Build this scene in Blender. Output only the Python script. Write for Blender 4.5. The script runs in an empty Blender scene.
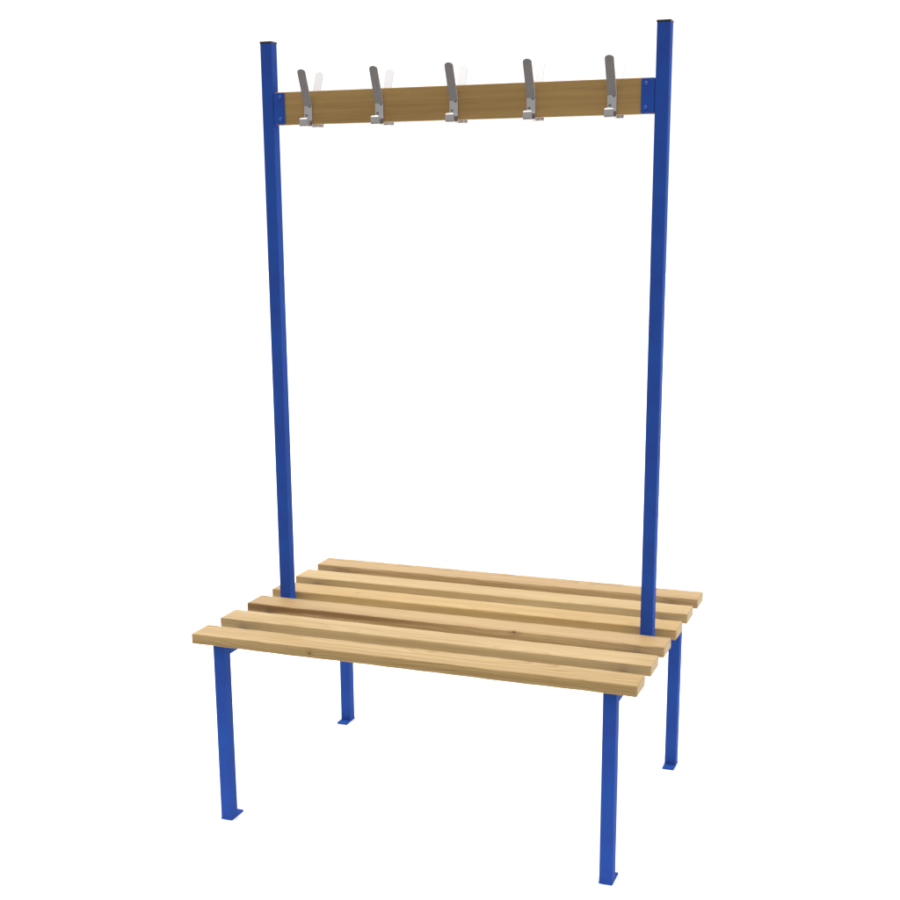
import bpy, bmesh, math, random
from mathutils import Matrix, Vector

random.seed(7)
S = bpy.context.scene
COL = S.collection

# ------------------------------------------------------------------ dimensions (metres)
L = 1.0                      # slat length
H = 0.4426                   # seat top above the floor
W, P, T = 0.0716, 0.1264, 0.0236   # slat width, pitch, thickness
YC = (5 * P + W) / 2         # centre line
B = 0.0278                   # square tube
XL = 0.0446                  # frame inset from the slat ends
YF = 0.0153                  # leg inset from the front slat edge
YB = 5 * P + W - YF
POST_TOP = H + 1.2664
RAIL_TOP, RAIL_BOT = H + 1.159, H + 1.089
SB = H - T                   # underside of slats


# ------------------------------------------------------------------ helpers
def mesh_obj(name, bm, mat, parent=None, loc=(0, 0, 0)):
    bmesh.ops.recalc_face_normals(bm, faces=bm.faces[:])
    me = bpy.data.meshes.new(name)
    bm.to_mesh(me)
    bm.free()
    me.materials.append(mat)
    o = bpy.data.objects.new(name, me)
    COL.objects.link(o)
    o.location = loc
    if parent:
        o.parent = parent
    return o


def add_box(bm, lo, hi, bev=0.0, seg=2):
    r = bmesh.ops.create_cube(bm, size=1.0)
    vs = r['verts']
    for v in vs:
        v.co = Vector([lo[i] + (v.co[i] + 0.5) * (hi[i] - lo[i]) for i in range(3)])
    if bev:
        es = list({e for v in vs for e in v.link_edges})
        bmesh.ops.bevel(bm, geom=es, offset=bev, segments=seg, profile=0.5, affect='EDGES')


def box(name, lo, hi, mat, parent, bev=0.0, seg=2):
    bm = bmesh.new()
    add_box(bm, lo, hi, bev, seg)
    return mesh_obj(name, bm, mat, parent)


def smooth_by_angle(o, deg=40):
    bm = bmesh.new()
    bm.from_mesh(o.data)
    for f in bm.faces:
        f.smooth = True
    for e in bm.edges:
        if len(e.link_faces) == 2 and e.calc_face_angle(0) > math.radians(deg):
            e.smooth = False
    bm.to_mesh(o.data)
    bm.free()


# ------------------------------------------------------------------ node helpers
def new_mat(name):
    m = bpy.data.materials.new(name)
    m.use_nodes = True
    nt = m.node_tree
    return m, nt, nt.nodes['Principled BSDF']


class N:
    def __init__(self, nt):
        self.nt = nt

    def link(self, a, b):
        self.nt.links.new(a, b)

    def node(self, t, **kw):
        n = self.nt.nodes.new(t)
        for k, v in kw.items():
            setattr(n, k, v)
        return n

    def math(self, op, a, b=None, c=None, clamp=False):
        n = self.node('ShaderNodeMath', operation=op, use_clamp=clamp)
        for i, v in enumerate((a, b, c)):
            if v is None:
                continue
            if isinstance(v, (int, float)):
                n.inputs[i].default_value = v
            else:
                self.link(v, n.inputs[i])
        return n.outputs[0]

    def mix(self, fac, a, b, blend='MIX'):
        n = self.node('ShaderNodeMix', data_type='RGBA', blend_type=blend)
        for idx, v in ((0, fac), (6, a), (7, b)):
            if isinstance(v, (int, float)):
                n.inputs[idx].default_value = v
            elif isinstance(v, tuple):
                n.inputs[idx].default_value = (*v, 1) if len(v) == 3 else v
            else:
                self.link(v, n.inputs[idx])
        return n.outputs[2]

    def noise(self, vec, scale, detail=4, rough=0.55):
        n = self.node('ShaderNodeTexNoise')
        n.inputs['Scale'].default_value = scale
        n.inputs['Detail'].default_value = detail
        n.inputs['Roughness'].default_value = rough
        self.link(vec, n.inputs['Vector'])
        return n.outputs['Fac']

    def mapping(self, vec, scale=(1, 1, 1), loc=(0, 0, 0), rot=(0, 0, 0)):
        n = self.node('ShaderNodeMapping')
        n.inputs['Scale'].default_value = scale
        n.inputs['Location'].default_value = loc
        n.inputs['Rotation'].default_value = rot
        self.link(vec, n.inputs['Vector'])
        return n.outputs[0]

    def ramp(self, val, lo, hi, smooth=True):
        n = self.node('ShaderNodeMapRange')
        n.interpolation_type = 'SMOOTHSTEP' if smooth else 'LINEAR'
        n.inputs['From Min'].default_value = lo
        n.inputs['From Max'].default_value = hi
        self.link(val, n.inputs['Value'])
        return n.outputs['Result']


def srgb(r, g, b):
    f = lambda c: (c / 255) / 12.92 if c / 255 <= 0.04045 else ((c / 255 + 0.055) / 1.055) ** 2.4
    return (f(r), f(g), f(b))


# ------------------------------------------------------------------ materials
def wood(name, light, dark, seed, knots=(), streak=None, rings=210.0, contrast=0.55, pith=(0.05, -0.09), wan=0.05, fibre=1.9):
    """Solid wood: growth rings round a tilted pith below the plank, fine fibres, pores, optional knots and heartwood."""
    m, nt, bsdf = new_mat(name)
    g = N(nt)
    oc = g.node('ShaderNodeTexCoord').outputs['Object']
    off = g.mapping(oc, loc=(seed * 3.71, seed * 1.37, seed * 2.11))
    # broad wander of the grain along the plank
    wander = g.noise(g.mapping(off, scale=(2.2, 9, 9)), 1.0, 3, 0.5)
    wander2 = g.noise(g.mapping(off, scale=(9, 30, 30)), 1.0, 2, 0.5)
    sep = g.node('ShaderNodeSeparateXYZ')
    g.link(oc, sep.inputs[0])
    x, y, z = sep.outputs
    rnd = random.Random(seed)
    tilt_y, tilt_z = rnd.uniform(-0.03, 0.03), rnd.uniform(-0.035, 0.035)
    yy = g.math('ADD', g.math('SUBTRACT', y, pith[0]), g.math('MULTIPLY', x, tilt_y))
    zz = g.math('ADD', g.math('SUBTRACT', z, pith[1]), g.math('MULTIPLY', x, tilt_z))
    rad = g.math('SQRT', g.math('ADD', g.math('MULTIPLY', yy, yy), g.math('MULTIPLY', zz, zz)))
    rad = g.math('ADD', rad, g.math('MULTIPLY', g.math('SUBTRACT', wander, 0.5), wan))
    rad = g.math('ADD', rad, g.math('MULTIPLY', g.math('SUBTRACT', wander2, 0.5), 0.004))
    saw = g.math('FRACT', g.math('MULTIPLY', rad, rings))
    ring = g.math('POWER', saw, 2.2)
    ring = g.math('MULTIPLY', ring, g.ramp(saw, 1.0, 0.86))
    fib = g.noise(g.mapping(off, scale=(7, 420, 420)), 1.0, 4, 0.65)
    fib2 = g.noise(g.mapping(off, scale=(1.6, 110, 110)), 1.0, 4, 0.6)
    blotch = g.noise(g.mapping(off, scale=(3.0, 14, 14)), 1.0, 3, 0.6)
    fac = g.math('ADD', g.math('MULTIPLY', ring, contrast), g.math('MULTIPLY', g.math('SUBTRACT', fib2, 0.42), fibre))
    fac = g.math('ADD', fac, g.math('MULTIPLY', g.math('SUBTRACT', blotch, 0.45), 1.0), clamp=True)
    col = g.mix(fac, light, dark)
    pore = g.ramp(fib, 0.58, 0.75)
    col = g.mix(g.math('MULTIPLY', pore, 0.5), col, tuple(c * 0.55 for c in dark))
    if streak:
        sy, x1, strength, colr = streak
        dy = g.math('DIVIDE', g.math('SUBTRACT', y, sy), 0.011)
        zc = g.math('ADD', g.math('MULTIPLY', g.math('ADD', x, 0.5), 0.006), T / 2 - 0.0085)
        thin = g.math('MAXIMUM', g.math('SUBTRACT', 0.0078, g.math('MULTIPLY', g.math('ADD', x, 0.5), 0.009)), 0.0018)
        dz = g.math('DIVIDE', g.math('SUBTRACT', z, zc), thin)
        d = g.math('ADD', g.math('MULTIPLY', dy, dy), g.math('MULTIPLY', dz, dz))
        d = g.math('ADD', d, g.math('MULTIPLY', g.math('SUBTRACT', g.noise(g.mapping(off, scale=(7, 150, 150)), 1.0, 4, 0.7), 0.5), 5.0))
        msk = g.ramp(d, 1.8, 0.5)
        fade = g.ramp(x, x1 + 0.02, x1 - 0.35)
        msk = g.math('MULTIPLY', g.math('MULTIPLY', msk, fade), strength)
        col = g.mix(msk, col, colr)
        # heartwood tint spreads softly round the streak
        soft = g.math('MULTIPLY', g.math('MULTIPLY', g.ramp(d, 7.0, 0.0), fade), 0.18)
        col = g.mix(soft, col, colr)
    for (kx, ky, kz, kr) in knots:
        v = g.mapping(oc, loc=(-kx / 1.6, -ky, -kz), scale=(1 / 1.6, 1, 1))
        ln = g.node('ShaderNodeVectorMath', operation='LENGTH')
        g.link(v, ln.inputs[0])
        dd = g.math('ADD', ln.outputs['Value'], g.math('MULTIPLY', g.math('SUBTRACT', wander2, 0.5), kr * 0.8))
        halo = g.math('MULTIPLY', g.ramp(dd, kr * 3.2, kr), 0.35)
        core = g.math('MULTIPLY', g.ramp(dd, kr, kr * 0.3), 0.8)
        col = g.mix(halo, col, tuple(c * 0.62 for c in dark))
        col = g.mix(core, col, srgb(96, 52, 22))
    g.link(col, bsdf.inputs['Base Color'])
    bsdf.inputs['Roughness'].default_value = 0.5
    bsdf.inputs['Specular IOR Level'].default_value = 0.28
    bp = g.node('ShaderNodeBump')
    bp.inputs['Strength'].default_value = 0.25
    bp.inputs['Distance'].default_value = 0.0006
    hgt = g.math('ADD', g.math('MULTIPLY', fib, 0.6), g.math('MULTIPLY', ring, -0.35))
    g.link(hgt, bp.inputs['Height'])
    g.link(bp.outputs[0], bsdf.inputs['Normal'])
    return m


def powder_blue():
    m, nt, bsdf = new_mat('blue powder coat')
    g = N(nt)
    oc = g.node('ShaderNodeTexCoord').outputs['Object']
    n1 = g.ramp(g.noise(oc, 11, 4), 0.3, 0.7)
    col = g.mix(n1, (0.0245, 0.062, 0.292), (0.0215, 0.075, 0.332))
    g.link(col, bsdf.inputs['Base Color'])
    n2 = g.noise(oc, 60, 3)
    r = g.node('ShaderNodeMapRange')
    r.inputs['To Min'].default_value = 0.5
    r.inputs['To Max'].default_value = 0.62
    g.link(n2, r.inputs['Value'])
    g.link(r.outputs[0], bsdf.inputs['Roughness'])
    bsdf.inputs['Specular IOR Level'].default_value = 0.02
    bp = g.node('ShaderNodeBump')
    bp.inputs['Strength'].default_value = 0.02
    bp.inputs['Distance'].default_value = 0.0004
    g.link(g.noise(oc, 520, 2), bp.inputs['Height'])
    g.link(bp.outputs[0], bsdf.inputs['Normal'])
    return m


def steel():
    m, nt, bsdf = new_mat('satin zinc steel')
    g = N(nt)
    oc = g.node('ShaderNodeTexCoord').outputs['Object']
    n1 = g.noise(g.mapping(oc, scale=(700, 60, 60)), 1.0, 3)
    col = g.mix(n1, (0.48, 0.46, 0.46), (0.57, 0.55, 0.55))
    g.link(col, bsdf.inputs['Base Color'])
    bsdf.inputs['Metallic'].default_value = 1.0
    bsdf.inputs['Roughness'].default_value = 0.22
    bp = g.node('ShaderNodeBump')
    bp.inputs['Strength'].default_value = 0.08
    bp.inputs['Distance'].default_value = 0.0003
    g.link(n1, bp.inputs['Height'])
    g.link(bp.outputs[0], bsdf.inputs['Normal'])
    return m


def plain(name, col, rough, metal=0.0, spec=0.4, var=0.1):
    m, nt, bsdf = new_mat(name)
    g = N(nt)
    oc = g.node('ShaderNodeTexCoord').outputs['Object']
    n1 = g.noise(oc, 25, 4)
    g.link(g.mix(n1, tuple(c * (1 - var) for c in col), tuple(min(1, c * (1 + var)) for c in col)), bsdf.inputs['Base Color'])
    bsdf.inputs['Roughness'].default_value = rough
    bsdf.inputs['Metallic'].default_value = metal
    bsdf.inputs['Specular IOR Level'].default_value = spec
    return m


M_BLUE = powder_blue()
M_STEEL = steel()
M_CAP = plain('black plastic', (0.012, 0.012, 0.014), 0.45)
M_SCREW = plain('zinc screw', (0.20, 0.19, 0.19), 0.42, metal=1.0)
M_BOLT = plain('blue painted screw', (0.025, 0.085, 0.42), 0.22, spec=0.6)

# ------------------------------------------------------------------ the bench
bench = bpy.data.objects.new('cloakroom_bench', None)
bench.location = (0.5, YC, 0)
COL.objects.link(bench)
bench['label'] = 'cloakroom bench with pale wooden slats, blue steel frame and a rail of steel hooks'
bench['category'] = 'bench'
ROOT = bench


def place(o):
    """Keep world placement while hanging the object from the bench (unscaled, unrotated parents)."""
    p, off = o.parent, Vector((0, 0, 0))
    while p:
        off += p.location
        p = p.parent
    o.location = Vector(o.location) - off
    return o


def recentre(o):
    """Move an object's origin to the centre of its mesh."""
    vs = o.data.vertices
    lo = Vector([min(v.co[i] for v in vs) for i in range(3)])
    hi = Vector([max(v.co[i] for v in vs) for i in range(3)])
    c = (lo + hi) / 2
    o.data.transform(Matrix.Translation(-c))
    o.location = Vector(o.location) + c
    return o


def part(name, bm, mat, parent):
    o = mesh_obj(name, bm, mat, parent)
    recentre(o)
    place(o)
    return o


def boxpart(name, lo, hi, mat, parent, bev=0.002, seg=3):
    bm = bmesh.new()
    add_box(bm, lo, hi, bev, seg)
    return part(name, bm, mat, parent)


# --- planks: a rounded section swept along x, the edge rounding wandering a little
def plank_bm(length, width, thick, r0, wob, seed, arcs=5, stations=90):
    rnd = random.Random(seed)
    bm = bmesh.new()
    ph = [[(rnd.uniform(5, 14), rnd.uniform(0, 6.28)), (rnd.uniform(18, 40), rnd.uniform(0, 6.28)),
           (rnd.uniform(70, 130), rnd.uniform(0, 6.28))] for _ in range(4)]

    def rad(c, x):
        a = sum(math.sin(f * x + p) * w for (f, p), w in zip(ph[c], (0.4, 0.33, 0.33)))
        return max(0.0012, r0 + wob * a)
    er = 0.0035
    xs = [(er * (1 - math.cos(a)), er * (1 - math.sin(a))) for a in [math.radians(k) for k in (0, 22, 45, 67, 90)]]
    st = [(-length / 2 + dx, ins) for dx, ins in xs]
    for k in range(1, stations):
        st.append((-length / 2 + er + (length - 2 * er) * k / stations, 0))
    st += [(length / 2 - dx, ins) for dx, ins in reversed(xs)]
    rings = []
    for x, ins in st:
        hw, ht = width / 2 - ins, thick / 2 - ins
        ring = []
        for c, (sy, sz, a0) in enumerate(((1, 1, 0), (-1, 1, 90), (-1, -1, 180), (1, -1, 270))):
            r = max(0.0008, rad(c, x) - ins * 0.5)
            cy, cz = sy * (hw - r), sz * (ht - r)
            for k in range(arcs + 1):
                a = math.radians(a0 + 90 * k / arcs)
                ring.append(bm.verts.new((x, cy + r * math.cos(a), cz + r * math.sin(a))))
        rings.append(ring)
    n = len(rings[0])
    for i in range(len(rings) - 1):
        for j in range(n):
            f = bm.faces.new((rings[i][j], rings[i][(j + 1) % n], rings[i + 1][(j + 1) % n], rings[i + 1][j]))
            f.smooth = j % (arcs + 1) != arcs
    bm.faces.new(rings[0])
    bm.faces.new(list(reversed(rings[-1])))
    return bm


SLATS = [  # light, dark (sRGB of the timber), knots and streak in plank coordinates
    dict(light=srgb(170, 143, 97), dark=srgb(140, 110, 62), knots=[(-0.21, -W / 2, -0.001, 0.0030)], contrast=0.75),
    dict(light=srgb(174, 149, 106), dark=srgb(150, 121, 75), contrast=0.55),
    dict(light=srgb(170, 142, 98), dark=srgb(142, 111, 66), knots=[(0.165, -W / 2 + 0.002, T / 2 - 0.002, 0.0042)],
         streak=(-W / 2, 0.13, 0.78, srgb(110, 75, 34)), contrast=0.65),
    dict(light=srgb(172, 143, 92), dark=srgb(150, 117, 65), knots=[(-0.285, 0.0, T / 2, 0.0022)], contrast=0.45),
    dict(light=srgb(175, 150, 105), dark=srgb(150, 120, 72), contrast=0.55),
    dict(light=srgb(168, 140, 97), dark=srgb(142, 109, 66), contrast=0.75),
]
for k, s in enumerate(SLATS):
    m = wood('pale timber %s' % 'abcdef'[k], s['light'], s['dark'], 11 + 5 * k, s.get('knots', ()), s.get('streak'),
             contrast=s['contrast'], pith=(random.Random(k).uniform(-0.06, 0.06), -random.Random(k + 9).uniform(0.03, 0.12)))
    o = mesh_obj('seat_slat', plank_bm(L, W, T, 0.0031, 0.0019, 100 + k, stations=140), m, bench)
    o.location = (0.5, k * P + W / 2, H - T / 2)
    place(o)

# --- end frames: legs, cross rails, posts
XR = L - XL
for x0 in (XL, XR - B):
    x1 = x0 + B
    for front in (True, False):
        y0 = YF if front else YB - B
        leg = boxpart('leg', (x0, y0, 0.002), (x1, y0 + B, SB + 0.001), M_BLUE, bench, 0.0022)
        e = 0.0003
        fl = 0.0532
        lo, hi = (y0 - e, y0 + fl) if front else (y0 + B - fl, y0 + B + e)
        boxpart('foot_plate', (x0 - e, lo, 0.0), (x1 + e, hi, 0.0042), M_BLUE, leg, 0.0009, 2)
    bm = bmesh.new()
    add_box(bm, (x0 + 0.0004, YF + B - 0.001, SB - 0.0295), (x1 - 0.0004, YB - B + 0.001, SB + 0.0008), 0.002, 3)
    # weld fillets in the two corners between the rail and the legs
    for yy, sgn in ((YF + B, 1), (YB - B, -1)):
        R = 0.010
        zt = SB - 0.0290
        prof = [(yy - sgn * 0.001, zt + 0.001), (yy + sgn * R, zt + 0.001)]
        for a in range(0, 91, 15):
            t = math.radians(a)
            prof.append((yy + sgn * (R - R * math.sin(t)), zt - R + R * math.cos(t)))
        prof.append((yy - sgn * 0.001, zt - R))
        va = [bm.verts.new((x0 + 0.004, py, pz)) for py, pz in prof]
        vb = [bm.verts.new((x1 - 0.004, py, pz)) for py, pz in prof]
        bm.faces.new(va)
        bm.faces.new(vb[::-1])
        for i in range(len(prof)):
            j = (i + 1) % len(prof)
            bm.faces.new((va[i], va[j], vb[j], vb[i]))
    part('cross_rail', bm, M_BLUE, bench)

for x0, inner in ((XL, 1), (XR - B, -1)):
    x1 = x0 + B
    ya, yb = YC - B / 2, YC + B / 2
    post = boxpart('post', (x0, ya, SB - 0.001), (x1, yb, POST_TOP - 0.003), M_BLUE, bench, 0.0022)
    e = 0.0006
    bm = bmesh.new()
    add_box(bm, (x0 - e, ya - e, POST_TOP - 0.0045), (x1 + e, yb + e, POST_TOP), 0.0010, 2)
    add_box(bm, (x0 + 0.003, ya + 0.003, POST_TOP - 0.02), (x1 - 0.003, yb - 0.003, POST_TOP - 0.003))
    part('end_cap', bm, M_CAP, post)

# --- hook rail between the posts
BT = 0.0216                                  # board thickness
rail_mat = wood('varnished brown timber', srgb(164, 132, 80), srgb(128, 98, 53), 57, contrast=0.6, rings=330, pith=(-0.05, -0.35), wan=0.02, fibre=1.3)
bx0, bx1 = XL + B + 0.0012, XR - B - 0.0012
o = mesh_obj('hook_rail', plank_bm(bx1 - bx0, RAIL_TOP - RAIL_BOT, BT, 0.0022, 0.0003, 300, stations=60), rail_mat, bench)
# stand the plank on edge: swap its section so the wide side faces the viewer
o.data.transform(Matrix.Rotation(math.radians(90), 4, 'X'))
o.location = ((bx0 + bx1) / 2, YC, (RAIL_TOP + RAIL_BOT) / 2)
place(o)
YBOARD = YC - BT / 2


def disc_bm(c, r, h, axis_y=-1, dome=0.45, seg=18, slot=False):
    """A raised round screw head whose axis is y (axis_y -1: facing the viewer's side), with a cross recess."""
    bm = bmesh.new()
    rows = [(1.0, 0.0), (1.0, h * 0.35), (0.86, h * 0.72), (0.6, h * 0.93), (0.3, h * 1.0)]
    prev = None
    for f, hh in rows:
        ring = [bm.verts.new((c[0] + r * f * math.cos(2 * math.pi * i / seg), c[1] + axis_y * hh,
                              c[2] + r * f * math.sin(2 * math.pi * i / seg))) for i in range(seg)]
        if prev:
            for i in range(seg):
                fc = bm.faces.new((prev[i], prev[(i + 1) % seg], ring[(i + 1) % seg], ring[i]))
                fc.smooth = True
        else:
            bm.faces.new(ring)
        prev = ring
    cen = [bm.verts.new((v.co.x * 0.999 + c[0] * 0.001, v.co.y - axis_y * h * 0.35, v.co.z)) for v in prev]
    for i in range(seg):
        bm.faces.new((prev[i], prev[(i + 1) % seg], cen[(i + 1) % seg], cen[i]))
    bm.faces.new(cen)
    return bm


for x0, x1, sx in ((XL + B - 0.001, 0.0997, 0.0895), (0.8997, XR - B + 0.001, 0.9095)):
    bm = bmesh.new()
    gap = 0.0022
    xa, xb = (x0 + gap, x1) if x0 < 0.5 else (x0, x1 - gap)
    add_box(bm, (xa, YBOARD - 0.0027, H + 1.0905), (xb, YBOARD + 0.0002, H + 1.1572), 0.0007, 2)
    ta, tb = (x0, xa + 0.001) if x0 < 0.5 else (xb - 0.001, x1)      # thin weld root, set back
    add_box(bm, (ta, YBOARD - 0.0008, H + 1.0915), (tb, YBOARD - 0.0002, H + 1.1562))
    br = part('mounting_bracket', bm, M_BLUE, bench)
    for z in (H + 1.1478, H + 1.1015):
        part('screw', disc_bm((sx, YBOARD - 0.0026, z), 0.0042, 0.0022), M_BOLT, br)


# --- coat hooks: one bent strip of steel each
def strip_path(pts, radii, steps=6):
    """Polyline with its inner corners rounded."""
    out = [Vector(pts[0])]
    for i in range(1, len(pts) - 1):
        a, b, c = Vector(pts[i - 1]), Vector(pts[i]), Vector(pts[i + 1])
        u, v = (a - b).normalized(), (c - b).normalized()
        ang = u.angle(v)
        d = min(radii[i - 1] / math.tan(ang / 2), (a - b).length * 0.49, (c - b).length * 0.49)
        r = d * math.tan(ang / 2)
        bis = (u + v).normalized()
        cen = b + bis * (r / math.sin(ang / 2))
        p0, p1 = b + u * d, b + v * d
        w0, w1 = p0 - cen, p1 - cen
        full = w0.angle_signed(w1)
        for k in range(steps + 1):
            t = -full * k / steps
            out.append(cen + Vector((w0.x * math.cos(t) - w0.y * math.sin(t), w0.x * math.sin(t) + w0.y * math.cos(t))))
    out.append(Vector(pts[-1]))
    return out


def hook_bm():
    """Profile in (y, z) about the rail's centre line; front side is -y."""
    yp = -(BT / 2 + 0.0014)
    pts = [(-0.0352, 1.1004), (-0.0374, 1.0984), (-0.0368, 1.0834), (yp - 0.0002, 1.0834), (yp, 1.0925), (yp, 1.1285), (-0.0430, 1.2022)]
    pts = [(a, b + H) for a, b in pts]
    path = strip_path(pts, [0.0012, 0.0028, 0.0024, 0.004, 0.012])
    # resample near both ends so that the rounded tips come out round
    fine = [path[0]]
    for a, b in zip(path, path[1:]):
        n = max(1, int((b - a).length / 0.0012))
        for k in range(1, n + 1):
            fine.append(a.lerp(b, k / n))
    s = [0.0]
    for a, b in zip(fine, fine[1:]):
        s.append(s[-1] + (b - a).length)
    tot = s[-1]
    w, th = 0.0194, 0.0022
    bm = bmesh.new()
    prev = None
    nf = len(fine)
    for i, p in enumerate(fine):
        t = (fine[min(i + 1, nf - 1)] - fine[max(i - 1, 0)]).normalized()
        n = Vector((-t.y, t.x))
        hw = w / 2
        for d, rr in ((tot - s[i], 0.0078), (s[i], 0.0045)):
            if d < rr:
                hw = min(hw, w / 2 - rr + math.sqrt(max(0, rr * rr - (rr - d) ** 2)))
        c = 0.0003
        sec = [(-hw, -th / 2 + c), (-hw + c, -th / 2), (hw - c, -th / 2), (hw, -th / 2 + c),
               (hw, th / 2 - c), (hw - c, th / 2), (-hw + c, th / 2), (-hw, th / 2 - c)]
        ring = [bm.verts.new((sx, p.x + n.x * sn, p.y + n.y * sn)) for sx, sn in sec]
        if prev:
            for j in range(8):
                f = bm.faces.new((prev[j], prev[(j + 1) % 8], ring[(j + 1) % 8], ring[j]))
                f.smooth = j in (1, 5)
        else:
            bm.faces.new(ring)
        prev = ring
    bm.faces.new(prev[::-1])
    return bm


HX = [0.1574, 0.3275, 0.4985, 0.6690, 0.8399]
hook0 = mesh_obj('coat_hook', hook_bm(), M_STEEL, bench)
hook0.location = (HX[0] - 0.5, 0, 0)
smooth_by_angle(hook0, 25)      # flat blade, crisp edges
screws0 = []
for sx, sz in ((0.0042, 1.1260), (-0.0038, 1.1078)):
    sc = part('screw', disc_bm((0, 0, 0), 0.0034, 0.0014), M_SCREW, hook0)
    sc.location = (sx, -(BT / 2 + 0.0024), H + sz)
    screws0.append(sc)


def copy_hook(x, back):
    c = hook0.copy()
    COL.objects.link(c)
    c.parent = bench
    c.location = (x - 0.5, 0, 0)
    if back:
        c.rotation_euler = (0, 0, math.pi)
    for s in screws0:
        d = s.copy()
        COL.objects.link(d)
        d.parent = c
    return c


for i, x in enumerate(HX):
    if i:
        copy_hook(x, False)
    copy_hook(x + 0.0035, True)

# ------------------------------------------------------------------ stand-in studio: white paper under the bench, unseen grey floor before it
def sheet(name, x0, x1, y0, y1, z, mat):
    bm = bmesh.new()
    bm.faces.new([bm.verts.new(v) for v in ((x0, y0, z), (x1, y0, z), (x1, y1, z), (x0, y1, z))])
    o = mesh_obj(name, bm, mat)
    o['kind'] = 'structure'
    return o


sheet('backdrop_paper', -12, 13, -0.6, 24, 0.0, plain('white seamless paper', (0.94, 0.94, 0.94), 0.9, spec=0.1, var=0.01))
sheet('floor', -12, 13, -14, 0.0, -0.004, plain('unseen grey floor', (0.13, 0.122, 0.116), 0.7, spec=0.3, var=0.15))  # out of view, added so the hook arms reflect a dark tone

# ------------------------------------------------------------------ light
world = bpy.data.worlds.new("World")
S.world = world
world.use_nodes = True
nt = world.node_tree
g = N(nt)
bg = nt.nodes['Background']
d = g.node('ShaderNodeTexCoord').outputs['Generated']
sep = g.node('ShaderNodeSeparateXYZ')
g.link(d, sep.inputs[0])
wx, wy, wz = sep.outputs
back = g.math('MULTIPLY', g.ramp(wy, 0.0, 0.55), g.ramp(wx, 0.85, 0.40))          # world light shaped: white behind the bench, dimmer towards the camera and far right
top = g.ramp(wz, 0.50, 1.0)            # brighter overhead glow added to the world, keeps the paper white
lvl = g.math('ADD', g.math('MULTIPLY', back, 0.70), 0.60)
val = g.node('ShaderNodeMix', data_type='FLOAT')
g.link(top, val.inputs[0])
g.link(lvl, val.inputs[2])
val.inputs[3].default_value = 3.65
cc = g.node('ShaderNodeCombineColor')
for i in range(3):
    g.link(val.outputs[0], cc.inputs[i])
g.link(cc.outputs[0], bg.inputs['Color'])
bg.inputs['Strength'].default_value = 1.0


def area_lamp(name, loc, target, size, power, col=(1, 1, 1)):
    ld = bpy.data.lights.new(name, 'AREA')
    ld.shape = 'RECTANGLE'
    ld.size, ld.size_y = size
    ld.energy = power
    ld.color = col
    o = bpy.data.objects.new(name, ld)
    COL.objects.link(o)
    o.location = loc
    o.rotation_euler = (Vector(target) - Vector(loc)).to_track_quat('-Z', 'Y').to_euler()
    return o


area_lamp('added_soft_lamp', (-1.6, 1.5, 3.0), (0.5, 0.35, 0.4), (1.2, 1.2), 22, (1.0, 0.98, 0.95))  # unseen lamp added for gentle directional shading

# ------------------------------------------------------------------ camera
cam = bpy.data.cameras.new('camera')
cam_o = bpy.data.objects.new('camera', cam)
COL.objects.link(cam_o)
yaw, pit, rol, f = 0.36884, -0.23773, -0.00843, 1364.53
fw = Vector((-math.sin(yaw) * math.cos(pit), math.cos(yaw) * math.cos(pit), math.sin(pit)))
r = Vector((math.cos(yaw), math.sin(yaw), 0))
u = r.cross(fw)
r2 = math.cos(rol) * r + math.sin(rol) * u
u2 = -math.sin(rol) * r + math.cos(rol) * u
mw = Matrix((r2, u2, -fw)).transposed().to_4x4()
mw.translation = Vector((1.54677, -2.48206, 0.92092 + H))
cam_o.matrix_world = mw
cam.sensor_width = 36
cam.lens = 36 * f / 900
cam.shift_x = (450 - 438.576) / 900
cam.shift_y = (532.336 - 450) / 900
cam.clip_start = 0.05
cam.clip_end = 200
S.camera = cam_o

# ------------------------------------------------------------------ picture
S.render.engine = 'CYCLES'
S.cycles.max_bounces = 8
S.view_settings.view_transform = 'Standard'
S.view_settings.look = 'None'
S.view_settings.exposure = 0.0
S.view_settings.gamma = 1.0
